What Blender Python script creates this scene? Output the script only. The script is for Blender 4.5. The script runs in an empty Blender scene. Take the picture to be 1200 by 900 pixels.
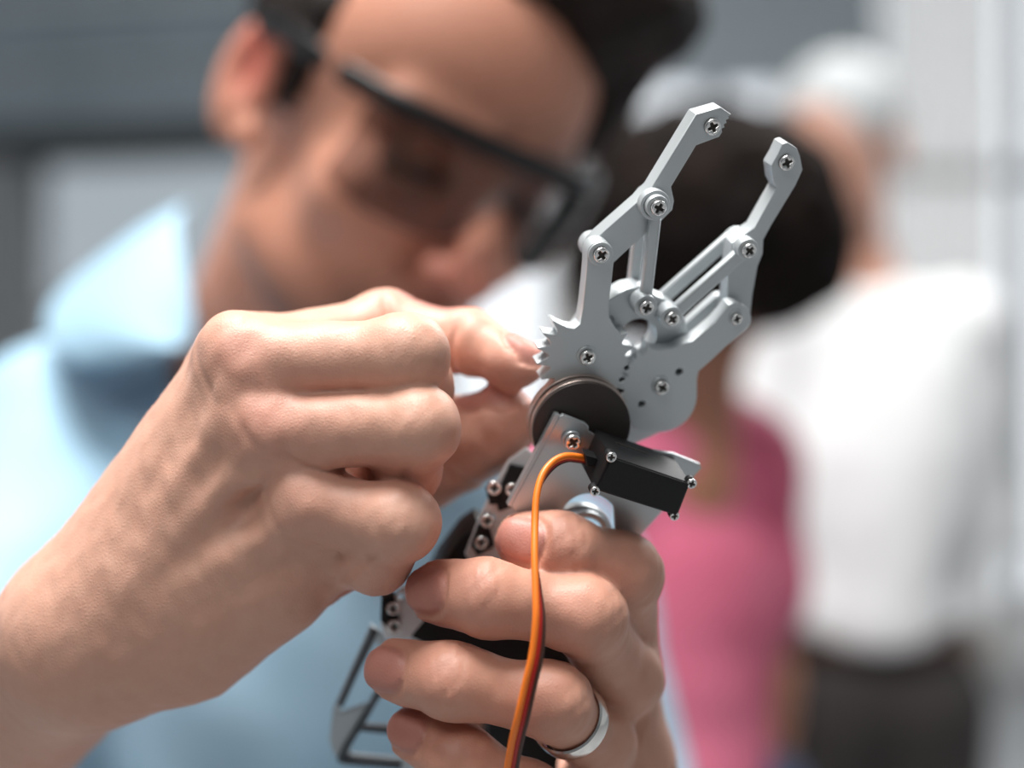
import bpy, bmesh, math, random
import numpy as np
from mathutils import Vector, Matrix

random.seed(3)
C = bpy.context.scene.collection
F = 50.0 / 36.0 * 1200.0            # focal length in pixels of the 1200x900 frame
O = np.array([0, 0, 1.38])          # eye height of the photographer

# ---------------------------------------------------------------- camera, sky, lights
cam_d = bpy.data.cameras.new('camera')
cam = bpy.data.objects.new('camera', cam_d); C.objects.link(cam)
cam.location = O; cam.rotation_euler = (math.pi / 2, 0, 0)
cam_d.lens = 50; cam_d.sensor_width = 36; cam_d.sensor_fit = 'HORIZONTAL'
cam_d.clip_start = 0.02; cam_d.clip_end = 200
cam_d.dof.use_dof = True; cam_d.dof.focus_distance = 0.397
cam_d.dof.aperture_fstop = 2.9
cam_d.dof.aperture_blades = 0
bpy.context.scene.camera = cam
vs = bpy.context.scene.view_settings
vs.view_transform = 'Standard'; vs.look = 'None'; vs.gamma = 1.0; vs.exposure = 0.0
vs.use_curve_mapping = False

w = bpy.data.worlds.new('sky'); bpy.context.scene.world = w; w.use_nodes = True
bg = w.node_tree.nodes['Background']
bg.inputs['Color'].default_value = (0.90, 0.95, 1.0, 1); bg.inputs['Strength'].default_value = 1.4


def area_light(name, loc, target, size, size_y, power, col):
    d = bpy.data.lights.new(name, 'AREA'); d.shape = 'RECTANGLE'; d.size = size; d.size_y = size_y
    d.energy = power; d.color = col
    o = bpy.data.objects.new(name, d); C.objects.link(o); o.location = loc
    o.rotation_euler = (Vector(target) - Vector(loc)).to_track_quat('-Z', 'Y').to_euler()
    return o


area_light('overhead_light', (-0.40, 0.30, 3.9), (-0.1, 0.45, 1.4), 1.6, 1.2, 175, (1, 0.985, 0.96))
area_light('overhead_light', (-0.9, -1.9, 3.9), (-0.1, 0.6, 1.4), 1.8, 1.4, 40, (1, 0.985, 0.96))  # unseen fill, added to brighten the face from the camera side
area_light('overhead_light', (1.6, 3.4, 3.9), (0.6, 2.2, 1.2), 2.4, 1.6, 120, (1, 0.99, 0.98))


# ---------------------------------------------------------------- helpers
def P(px, py, d):
    """the point seen at a pixel at depth d, measured from the eye"""
    return np.array([(px - 600) / F * d, d, -(py - 450) / F * d])


def M(name, col, rough=0.5, metal=0.0, **kw):
    m = bpy.data.materials.new(name); m.use_nodes = True
    nt = m.node_tree; b = nt.nodes['Principled BSDF']
    b.inputs['Base Color'].default_value = (*col, 1)
    b.inputs['Roughness'].default_value = rough; b.inputs['Metallic'].default_value = metal
    for k, v in kw.items():
        b.inputs[k.replace('_', ' ')].default_value = v
    return m


def bump(m, scale, dist, strength=0.5, kind='NOISE', detail=4, stretch=None):
    nt = m.node_tree; b = nt.nodes['Principled BSDF']
    tc = nt.nodes.new('ShaderNodeTexCoord'); mp = nt.nodes.new('ShaderNodeMapping')
    if stretch: mp.inputs['Scale'].default_value = stretch
    if kind == 'NOISE':
        t = nt.nodes.new('ShaderNodeTexNoise'); t.inputs['Detail'].default_value = detail; out = t.outputs['Fac']
    else:
        t = nt.nodes.new('ShaderNodeTexVoronoi'); t.feature = 'DISTANCE_TO_EDGE'; out = t.outputs['Distance']
    t.inputs['Scale'].default_value = scale
    bp = nt.nodes.new('ShaderNodeBump'); bp.inputs['Strength'].default_value = strength
    bp.inputs['Distance'].default_value = dist
    nt.links.new(tc.outputs['Object'], mp.inputs['Vector']); nt.links.new(mp.outputs['Vector'], t.inputs['Vector'])
    nt.links.new(out, bp.inputs['Height'])
    prev = b.inputs['Normal'].links
    if prev: nt.links.new(prev[0].from_socket, bp.inputs['Normal'])
    nt.links.new(bp.outputs['Normal'], b.inputs['Normal'])
    return m


def mottle(m, scale, c1, c2, lo=0.35, hi=0.65, stretch=None):
    nt = m.node_tree; b = nt.nodes['Principled BSDF']
    tc = nt.nodes.new('ShaderNodeTexCoord'); mp = nt.nodes.new('ShaderNodeMapping')
    if stretch: mp.inputs['Scale'].default_value = stretch
    t = nt.nodes.new('ShaderNodeTexNoise'); t.inputs['Scale'].default_value = scale
    r = nt.nodes.new('ShaderNodeValToRGB')
    r.color_ramp.elements[0].position = lo; r.color_ramp.elements[0].color = (*c1, 1)
    r.color_ramp.elements[1].position = hi; r.color_ramp.elements[1].color = (*c2, 1)
    nt.links.new(tc.outputs['Object'], mp.inputs['Vector']); nt.links.new(mp.outputs['Vector'], t.inputs['Vector'])
    nt.links.new(t.outputs['Fac'], r.inputs['Fac']); nt.links.new(r.outputs['Color'], b.inputs['Base Color'])
    return m


def skin_mat(name, rough=0.47, sss=0.12):
    m = M(name, (0.6, 0.35, 0.26), rough)
    nt = m.node_tree; b = nt.nodes['Principled BSDF']
    a = nt.nodes.new('ShaderNodeAttribute'); a.attribute_name = 'Col'
    n = nt.nodes.new('ShaderNodeTexNoise'); n.inputs['Scale'].default_value = 160; n.inputs['Detail'].default_value = 5
    tc = nt.nodes.new('ShaderNodeTexCoord'); nt.links.new(tc.outputs['Object'], n.inputs['Vector'])
    mx = nt.nodes.new('ShaderNodeMix'); mx.data_type = 'RGBA'; mx.blend_type = 'MULTIPLY'
    r = nt.nodes.new('ShaderNodeValToRGB')
    r.color_ramp.elements[0].position = 0.3; r.color_ramp.elements[0].color = (0.86, 0.74, 0.70, 1)
    r.color_ramp.elements[1].position = 0.62; r.color_ramp.elements[1].color = (1, 1, 1, 1)
    nt.links.new(n.outputs['Fac'], r.inputs['Fac'])
    mx.inputs['Factor'].default_value = 0.3
    nt.links.new(a.outputs['Color'], mx.inputs['A']); nt.links.new(r.outputs['Color'], mx.inputs['B'])
    nt.links.new(mx.outputs['Result'], b.inputs['Base Color'])
    b.inputs['Subsurface Weight'].default_value = sss
    b.inputs['Subsurface Radius'].default_value = (1.0, 0.35, 0.2)
    b.inputs['Subsurface Scale'].default_value = 0.004
    b.inputs['Specular IOR Level'].default_value = 0.4
    bump(m, 900, 0.0002, 0.5, 'VORONOI')
    bump(m, 420, 0.0002, 0.25)
    return m


def link(name, me, mat, parent=None, origin=None, smooth=True):
    """vertices of me are measured from the eye unless origin is False"""
    if origin is not False:
        off = O - (np.array(parent_loc(parent)) if parent else (np.array(origin) if origin is not None else O * 0))
        me.transform(Matrix.Translation(Vector(off)))
    if mat:
        for x in (mat if isinstance(mat, (list, tuple)) else [mat]): me.materials.append(x)
    if smooth is True:
        me.polygons.foreach_set('use_smooth', [True] * len(me.polygons))
    o = bpy.data.objects.new(name, me); C.objects.link(o)
    if parent: o.parent = parent
    if origin is not None and origin is not False and not parent: o.location = origin
    return o


def parent_loc(p):
    v = Vector((0, 0, 0))
    while p:
        v = v + p.location; p = p.parent
    return v


def thing(name, label, cat, loc, group=None):
    o = bpy.data.objects.new(name, None); C.objects.link(o); o.location = loc
    o.empty_display_size = 0.05; o['label'] = label; o['category'] = cat
    if group: o['group'] = group
    return o


def struct(o):
    o['kind'] = 'structure'; return o


# ---- bodies modelled as smooth implicit surfaces, polygonised with surface nets
def smin(a, b, k):
    h = np.maximum(k - np.abs(a - b), 0) / k
    return np.minimum(a, b) - h * h * k * 0.25


def smax(a, b, k): return -smin(-a, -b, k)


def cone(p, a, b, r1, r2):
    a = np.asarray(a, float); b = np.asarray(b, float); ba = b - a
    q = p - a
    h = np.clip(q @ ba / (ba @ ba), 0, 1)
    return np.sqrt(((q - h[:, None] * ba) ** 2).sum(1)) - (r1 + (r2 - r1) * h)


def ball(p, c, r): return np.sqrt(((p - np.asarray(c)) ** 2).sum(1)) - r


def ell(p, c, r, R=None):
    q = p - np.asarray(c, float)
    if R is not None: q = q @ R            # columns of R are the axes
    r = np.asarray(r, float)
    k0 = np.sqrt(((q / r) ** 2).sum(1)); k1 = np.sqrt(((q / (r * r)) ** 2).sum(1)) + 1e-9
    return k0 * (k0 - 1) / k1


def nets(f, lo, hi, h):
    B = 4
    lo = np.asarray(lo, float); hi = np.asarray(hi, float)
    nb = np.ceil((hi - lo) / (h * B)).astype(int) + 1
    n = nb * B
    gi = np.indices(nb).reshape(3, -1).T
    cc = lo + (gi * B + (B - 1) / 2) * h
    fc = f(cc)
    act = np.abs(fc) < B * h * 1.45
    G = np.repeat(np.repeat(np.repeat(fc.reshape(nb), B, 0), B, 1), B, 2).astype(np.float32)
    sub = np.indices((B, B, B)).reshape(3, -1).T
    ids = gi[act]
    for s in range(0, len(ids), 3000):
        blk = ids[s:s + 3000]
        ijk = (blk[:, None, :] * B + sub[None]).reshape(-1, 3)
        G[ijk[:, 0], ijk[:, 1], ijk[:, 2]] = f(lo + ijk * h)
    S = G < 0
    cs = np.zeros(n - 1, np.int8)
    for dx in (0, 1):
        for dy in (0, 1):
            for dz in (0, 1):
                cs += S[dx:n[0] - 1 + dx, dy:n[1] - 1 + dy, dz:n[2] - 1 + dz]
    cell = np.argwhere((cs > 0) & (cs < 8))
    vid = -np.ones(n - 1, np.int32); vid[cell[:, 0], cell[:, 1], cell[:, 2]] = np.arange(len(cell))
    acc = np.zeros((len(cell), 3)); cnt = np.zeros(len(cell))
    cor = [(a, b, c) for a in (0, 1) for b in (0, 1) for c in (0, 1)]
    for a in cor:
        for ax in range(3):
            if a[ax]: continue
            b = list(a); b[ax] = 1
            i = cell + np.array(a); j = cell + np.array(b)
            g0 = G[i[:, 0], i[:, 1], i[:, 2]]; g1 = G[j[:, 0], j[:, 1], j[:, 2]]
            m = (g0 < 0) != (g1 < 0)
            t = np.where(m, g0 / np.where(m, g0 - g1, 1), 0)
            v = np.array(a, float)[None].repeat(len(cell), 0); v[:, ax] = t
            acc[m] += v[m]; cnt[m] += 1
    V = lo + (cell + acc / cnt[:, None]) * h
    quads = []
    for ax in range(3):
        u, v = [(1, 2), (2, 0), (0, 1)][ax]
        A = S; sl0 = [slice(None)] * 3; sl1 = [slice(None)] * 3
        sl0[ax] = slice(0, -1); sl1[ax] = slice(1, None)
        D = A[tuple(sl0)] != A[tuple(sl1)]
        e = np.argwhere(D)
        e = e[(e[:, u] > 0) & (e[:, v] > 0) & (e[:, u] < n[u] - 1) & (e[:, v] < n[v] - 1)]
        du = np.zeros(3, int); du[u] = 1; dv = np.zeros(3, int); dv[v] = 1
        q = [e - du - dv, e - dv, e, e - du]
        q = np.stack([vid[x[:, 0], x[:, 1], x[:, 2]] for x in q], 1)
        flip = ~A[e[:, 0], e[:, 1], e[:, 2]]
        q[flip] = q[flip][:, ::-1]
        quads.append(q)
    Q = np.concatenate(quads); Q = Q[(Q >= 0).all(1)]
    return V, Q


def np_mesh(name, V, Q, col=None):
    me = bpy.data.meshes.new(name)
    me.vertices.add(len(V)); me.vertices.foreach_set('co', np.asarray(V, np.float32).ravel())
    me.loops.add(Q.size); me.loops.foreach_set('vertex_index', np.asarray(Q, np.int32).ravel())
    me.polygons.add(len(Q)); me.polygons.foreach_set('loop_start', np.arange(0, Q.size, Q.shape[1], dtype=np.int32))
    me.update(calc_edges=True); me.validate()
    if col is not None:
        a = me.color_attributes.new('Col', 'FLOAT_COLOR', 'POINT')
        a.data.foreach_set('color', np.concatenate([col, np.ones((len(col), 1))], 1).astype(np.float32).ravel())
    return me


def smooth_verts(V, Q, it=2):
    for _ in range(it):
        S_ = np.zeros_like(V); c_ = np.zeros(len(V))
        for k in range(4):
            for k2 in (1, 3):
                np.add.at(S_, Q[:, k], V[Q[:, (k + k2) % 4]]); np.add.at(c_, Q[:, k], 1)
        V = 0.5 * V + 0.5 * S_ / np.maximum(c_, 1)[:, None]
    return V


def norm(v): v = np.asarray(v, float); return v / np.linalg.norm(v)


def vnoise(p, s, seed=0):
    """cheap smooth pseudo-noise, -1..1"""
    q = p * s + seed * 7.31
    a = np.sin(q[:, 0] * 1.0 + 1.7 * np.sin(q[:, 1] * 1.3 + seed)) * np.cos(q[:, 1] * 1.1 + 1.3 * np.sin(q[:, 2] * 0.9))
    b = np.sin(q[:, 2] * 1.2 + 1.1 * np.sin(q[:, 0] * 1.7)) * np.cos(q[:, 0] * 0.7 - q[:, 1] * 0.8)
    return (a + b) * 0.5


# ---- a finger: joints in space, radii, nail, creases
class Finger:
    def __init__(s, js, rs, dorsal=None, nail=True, k=0.003, bumps=(1.04, 1.0), crease=1.0):
        s.cr = crease
        s.j = [np.asarray(j, float) for j in js]; s.r = [r * 0.001 for r in rs]; s.k = k
        t = norm(s.j[-1] - s.j[-2]); s.t = t
        s.nail = nail; s.bumps = bumps
        if dorsal is None: dorsal = s.j[-2] * 0 + np.array([0, -1, 0.0])
        m = dorsal - t * (dorsal @ t); s.m = norm(m); s.s = np.cross(t, s.m)
        r = s.r[-1]; s.nc = s.j[-1] - t * r * 0.05 + s.m * r * 0.80
        s.a = r * 0.92; s.b = r * 0.74

    def nailmask(s, p):
        q = p - s.nc
        u = q @ s.t / s.a; v = q @ s.s / s.b; w_ = q @ s.m
        e = (np.abs(u) ** 2.6 + np.abs(v) ** 2.6) ** (1 / 2.6)
        return e, w_ > -s.r[-1] * 0.75

    def __call__(s, p):
        d = None
        for i in range(len(s.j) - 1):
            c = cone(p, s.j[i], s.j[i + 1], s.r[i], s.r[i + 1])
            d = c if d is None else smin(d, c, s.k)
        # finger pad fullness on the underside of the tip, knuckle fullness on the back
        c = ball(p, s.j[-1] - s.t * s.r[-1] * 0.6 - s.m * s.r[-1] * 0.22, s.r[-1] * 0.95)
        d = smin(d, c, 0.004)
        for i in range(1, len(s.j) - 1):
            ax = norm(s.j[i + 1] - s.j[i - 1])
            t1 = norm(s.j[i] - s.j[i - 1]); t2 = norm(s.j[i + 1] - s.j[i]); b = t1 - t2
            dr = norm(b) if np.linalg.norm(b) > 0.25 else s.m
            d = smin(d, ball(p, s.j[i] + dr * s.r[i] * 0.16, s.r[i] * s.bumps[(i - 1) % 2] * 0.93), 0.009)
            q = p - s.j[i]
            back = np.clip((q @ dr) / s.r[i] * 1.4 + 0.1, 0, 1)
            front = np.clip(-(q @ dr) / s.r[i] * 1.4, 0, 1)
            u = q @ ax
            for off, amp in ((-0.0034, .00035), (-0.0012, .0005), (0.0014, .00045), (0.0038, .0003)):
                wob = 0.0007 * np.sin(q @ np.cross(ax, dr) * 700 + off * 900)
                d = d + s.cr * amp * back * np.exp(-((u - off - wob) / 0.00075) ** 2)
            d = d + 0.0011 * front * np.exp(-(u / 0.0013) ** 2)
        if s.nail:
            e, up = s.nailmask(p)
            q = (p - s.nc)
            d = d + np.where(up, 0.0011 * np.exp(-((e - 1.03) / 0.13) ** 2) - 0.0001 * (e < 1), 0)
            flat = np.where(up & (e < 1.0), (1 - e) * 0.0004, 0)
            d = d + flat * 0.5
        return d


SKIN = np.array([0.68, 0.385, 0.285]); RED = np.array([0.62, 0.23, 0.18]); NAIL = np.array([0.50, 0.21, 0.17])  # NAIL is darkened to hold the shade on the fingertips


def spots(V, col, pts, tint, amt, rad):
    for c in pts:
        wgt = (amt * np.exp(-(((V - c) ** 2).sum(1)) / (rad * rad)))[:, None]
        col = col * (1 - wgt) + tint * wgt
    return col


def finger_colour(V, col, fs):
    for f_ in fs:
        for i in range(1, len(f_.j) - 1):
            col = spots(V, col, [f_.j[i] + f_.m * f_.r[i] * 0.8], RED, 0.32, 0.009)
        col = spots(V, col, [f_.j[-1] - f_.m * 0.003], RED, 0.55, 0.011)
        if f_.nail:
            e, up = f_.nailmask(V)
            wgt = (np.clip((1.05 - e) * 9, 0, 1) * up * 0.85)[:, None]
            u = (V - f_.nc) @ f_.t / f_.a
            nc = NAIL * np.where(u > 0.78, 1.18, 1.0)[:, None]
            col = col * (1 - wgt) + nc * wgt
    return col


def tube(path, r, seg=10, closed=False, squash=None):
    """round tube along points (from the eye)"""
    path = [Vector(p) for p in path]; n = len(path)
    bm = bmesh.new(); rings = []; nrm = None
    for i, p in enumerate(path):
        if closed: t = (path[(i + 1) % n] - path[i - 1]).normalized()
        else: t = (path[min(i + 1, n - 1)] - path[max(i - 1, 0)]).normalized()
        if nrm is None: nrm = t.orthogonal().normalized()
        nrm = (nrm - t * nrm.dot(t)).normalized(); b = t.cross(nrm)
        rr = r[i] if isinstance(r, (list, tuple)) else r
        rings.append([bm.verts.new(p + (nrm * math.cos(2 * math.pi * k / seg) + b * math.sin(2 * math.pi * k / seg)) * rr) for k in range(seg)])
    m = n if closed else n - 1
    for i in range(m):
        A, B_ = rings[i], rings[(i + 1) % n]
        for k in range(seg):
            bm.faces.new((A[k], A[(k + 1) % seg], B_[(k + 1) % seg], B_[k]))
    if not closed:
        bm.faces.new(rings[0][::-1]); bm.faces.new(rings[-1])
    me = bpy.data.meshes.new('tube'); bm.to_mesh(me); bm.free()
    return me


def spline(pts, n=12):
    """Catmull-Rom through points"""
    p = [np.asarray(a, float) for a in pts]; p = [2 * p[0] - p[1]] + p + [2 * p[-1] - p[-2]]
    out = []
    for i in range(1, len(p) - 2):
        for k in range(n):
            t = k / n
            out.append(0.5 * ((2 * p[i]) + (-p[i - 1] + p[i + 1]) * t + (2 * p[i - 1] - 5 * p[i] + 4 * p[i + 1] - p[i + 2]) * t * t
                              + (-p[i - 1] + 3 * p[i] - 3 * p[i + 1] + p[i + 2]) * t ** 3))
    out.append(p[-2]); return out


def plate(outlines, z0, z1, bevel=0.0002, res=2):
    """flat sheet with holes: outlines[0] outside, others holes; local x,y; z0..z1 thickness"""
    cu = bpy.data.curves.new('c', 'CURVE'); cu.dimensions = '2D'; cu.fill_mode = 'BOTH'
    cu.extrude = (z1 - z0) / 2 - bevel; cu.bevel_depth = bevel; cu.bevel_resolution = res; cu.offset = -bevel
    for ol in outlines:
        sp = cu.splines.new('POLY'); sp.points.add(len(ol) - 1)
        for q, pt in zip(sp.points, ol): q.co = (pt[0], pt[1], 0, 1)
        sp.use_cyclic_u = True
    o = bpy.data.objects.new('c', cu); C.objects.link(o)
    dg = bpy.context.evaluated_depsgraph_get(); dg.update()
    me = bpy.data.meshes.new_from_object(o.evaluated_get(dg))
    bpy.data.objects.remove(o); bpy.data.curves.remove(cu)
    bm = bmesh.new(); bm.from_mesh(me)
    bmesh.ops.remove_doubles(bm, verts=bm.verts, dist=1e-6)
    bmesh.ops.translate(bm, verts=bm.verts, vec=(0, 0, (z0 + z1) / 2))
    for e in bm.edges:
        if len(e.link_faces) == 2 and (e.calc_face_angle(0) > 0.6 or (abs(e.link_faces[0].normal.z) > .999) != (abs(e.link_faces[1].normal.z) > .999)): e.smooth = False
    bm.to_mesh(me); bm.free(); me.materials.clear()
    return me


def circle(c, r, n=40, a0=0, a1=2 * math.pi, end=False):
    m = n + 1 if end else n
    return [(c[0] + r * math.cos(a0 + (a1 - a0) * k / n), c[1] + r * math.sin(a0 + (a1 - a0) * k / n)) for k in range(m)]


class Plane:
    """a working plane: origin o (from the eye), normal nrm towards the camera"""
    def __init__(s, o, nrm, along):
        s.o = np.asarray(o, float); s.n = norm(nrm); a = np.asarray(along, float)
        s.e1 = norm(a - s.n * (a @ s.n)); s.e2 = np.cross(s.n, s.e1)

    def at(s, px, py, z=0):
        d = P(px, py, 1.0); t = (s.o @ s.n + z) / (d @ s.n)
        q = d * t - s.o
        return (q @ s.e1, q @ s.e2)

    def poly(s, pts, z=0): return [s.at(x, y, z) for x, y in pts]

    def world(s, x, y, z): return s.o + s.e1 * x + s.e2 * y + s.n * z

    def mat(s, x=0, y=0, z=0):
        m = Matrix.Identity(4); w_ = s.world(x, y, z)
        for i in range(3): m[i][0] = s.e1[i]; m[i][1] = s.e2[i]; m[i][2] = s.n[i]; m[i][3] = w_[i]
        return m

    def put(s, me): me.transform(s.mat()); return me


def lathe(profile, seg=32):
    bm = bmesh.new(); rings = []
    for r, z in profile:
        if r < 1e-7: rings.append([bm.verts.new((0, 0, z))])
        else: rings.append([bm.verts.new((r * math.cos(2 * math.pi * k / seg), r * math.sin(2 * math.pi * k / seg), z)) for k in range(seg)])
    for A, B_ in zip(rings, rings[1:]):
        for k in range(seg):
            k2 = (k + 1) % seg
            if len(A) == 1: bm.faces.new((A[0], B_[k2], B_[k]))
            elif len(B_) == 1: bm.faces.new((A[k], A[k2], B_[0]))
            else: bm.faces.new((A[k], A[k2], B_[k2], B_[k]))
    bmesh.ops.recalc_face_normals(bm, faces=bm.faces)
    for e in bm.edges:
        if len(e.link_faces) == 2 and e.calc_face_angle(0) > 0.6: e.smooth = False
    me = bpy.data.meshes.new('lathe'); bm.to_mesh(me); bm.free(); return me


def join(meshes):
    bm = bmesh.new()
    for me in meshes: bm.from_mesh(me)
    out = bpy.data.meshes.new('j'); bm.to_mesh(out); bm.free(); return out


def box_mesh(x0, x1, y0, y1, z0, z1, bevel=0.0, seg=2):
    bm = bmesh.new()
    bmesh.ops.create_cube(bm, size=1)
    for v in bm.verts:
        v.co = ((x0 + x1) / 2 + v.co.x * (x1 - x0), (y0 + y1) / 2 + v.co.y * (y1 - y0), (z0 + z1) / 2 + v.co.z * (z1 - z0))
    if bevel: bmesh.ops.bevel(bm, geom=bm.edges[:], offset=bevel, segments=seg, affect='EDGES', profile=0.5)
    me = bpy.data.meshes.new('b'); bm.to_mesh(me); bm.free(); return me


# ---------------------------------------------------------------- materials
m_cast = bump(M('satin_aluminium', (0.56, 0.595, 0.61), 0.42, 0.5), 900, 0.00005, 0.25)
m_sheet = bump(M('brushed_sheet', (0.50, 0.53, 0.545), 0.36, 0.75), 500, 0.00005, 0.2, stretch=(1, 12, 1))
m_screw = M('bright_steel', (0.82, 0.82, 0.81), 0.22, 0.9)
m_dark = M('dark_shade_steel', (0.05, 0.045, 0.04), 0.5, 0.5)  # dark colour paints shade into the screw recesses
m_disc = bump(M('dark_brown_disc', (0.045, 0.035, 0.032), 0.42, 0.3), 300, 0.00005, 0.2)
m_rim = M('brown_steel_rim', (0.60, 0.49, 0.44), 0.33, 0.9)
m_servo = bump(M('black_plastic', (0.008, 0.008, 0.009), 0.5, 0.0, Specular_IOR_Level=.3), 700, 0.00004, 0.3)
m_orange = M('orange_wire', (0.95, 0.22, 0.02), 0.42)
m_red = M('red_wire', (0.42, 0.012, 0.008), 0.42)
m_brown = M('brown_wire', (0.06, 0.02, 0.012), 0.45)
m_skin = skin_mat('skin')
m_skin_far = skin_mat('skin_darker', 0.5, 0.05)
m_hair = bump(mottle(M('dark_hair', (0.02, 0.012, 0.01), 0.6, 0, Specular_IOR_Level=.25), 40, (0.006, 0.004, 0.0035), (0.020, 0.012, 0.009), stretch=(1, 1, 8)), 300, 0.002, 0.8)
m_curl = bump(mottle(M('curly_hair', (0.02, 0.012, 0.01), 0.8, 0, Specular_IOR_Level=.12), 30, (0.004, 0.0028, 0.0025), (0.014, 0.008, 0.006)), 60, 0.01, 0.9)
m_grey = bump(M('grey_hair', (0.5, 0.52, 0.53), 0.6), 120, 0.003, 0.6)
m_shirt = bump(bump(mottle(M('blue_cotton', (0.34, 0.53, 0.67), 0.8), 6, (0.30, 0.50, 0.65), (0.38, 0.56, 0.70)), 1500, 0.0003, 0.4), 9, 0.012, 0.5, detail=2)
m_shirt.node_tree.nodes['Principled BSDF'].inputs['Sheen Weight'].default_value = 0.2
m_pink = bump(mottle(M('pink_cotton', (0.62, 0.10, 0.19), 0.75), 5, (0.50, 0.07, 0.14), (0.70, 0.17, 0.27)), 8, 0.02, 0.5)
m_white = bump(M('white_cotton', (0.82, 0.83, 0.84), 0.8), 6, 0.02, 0.5)
m_trous = bump(mottle(M('dark_trousers', (0.025, 0.02, 0.02), 0.8), 8, (0.018, 0.014, 0.014), (0.035, 0.03, 0.028)), 8, 0.01, 0.4)
m_jeans = bump(M('navy_trousers', (0.03, 0.045, 0.09), 0.8), 200, 0.0005, 0.4)
m_shoe = bump(M('brown_leather', (0.06, 0.03, 0.02), 0.4), 120, 0.0005, 0.3)
m_belt = bump(M('leather_belt', (0.05, 0.02, 0.012), 0.4), 200, 0.0004, 0.3)
m_glassframe = M('black_frame', (0.008, 0.008, 0.009), 0.3)
m_ringm = M('silver_ring', (0.86, 0.84, 0.80), 0.22, 1.0)
m_eye = M('eye_white', (0.5, 0.45, 0.42), 0.15)
m_iris = M('dark_iris', (0.02, 0.012, 0.008), 0.1)


def lens_mat():
    m = bpy.data.materials.new('dimmed_lens'); m.use_nodes = True; nt = m.node_tree
    nt.nodes.clear()
    o = nt.nodes.new('ShaderNodeOutputMaterial'); t = nt.nodes.new('ShaderNodeBsdfTransparent'); g = nt.nodes.new('ShaderNodeBsdfGlossy')
    t.inputs['Color'].default_value = (0.66, 0.64, 0.64, 1); g.inputs['Roughness'].default_value = 0.05  # grey tint adds shade over the eyes behind
    fr = nt.nodes.new('ShaderNodeFresnel'); fr.inputs['IOR'].default_value = 1.3
    mx = nt.nodes.new('ShaderNodeMixShader'); nt.links.new(fr.outputs[0], mx.inputs[0])
    nt.links.new(t.outputs[0], mx.inputs[1]); nt.links.new(g.outputs[0], mx.inputs[2]); nt.links.new(mx.outputs[0], o.inputs[0])
    return m


m_lens = lens_mat()

# ================================================================ the hall (structure)
FZ = -O[2]


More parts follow.
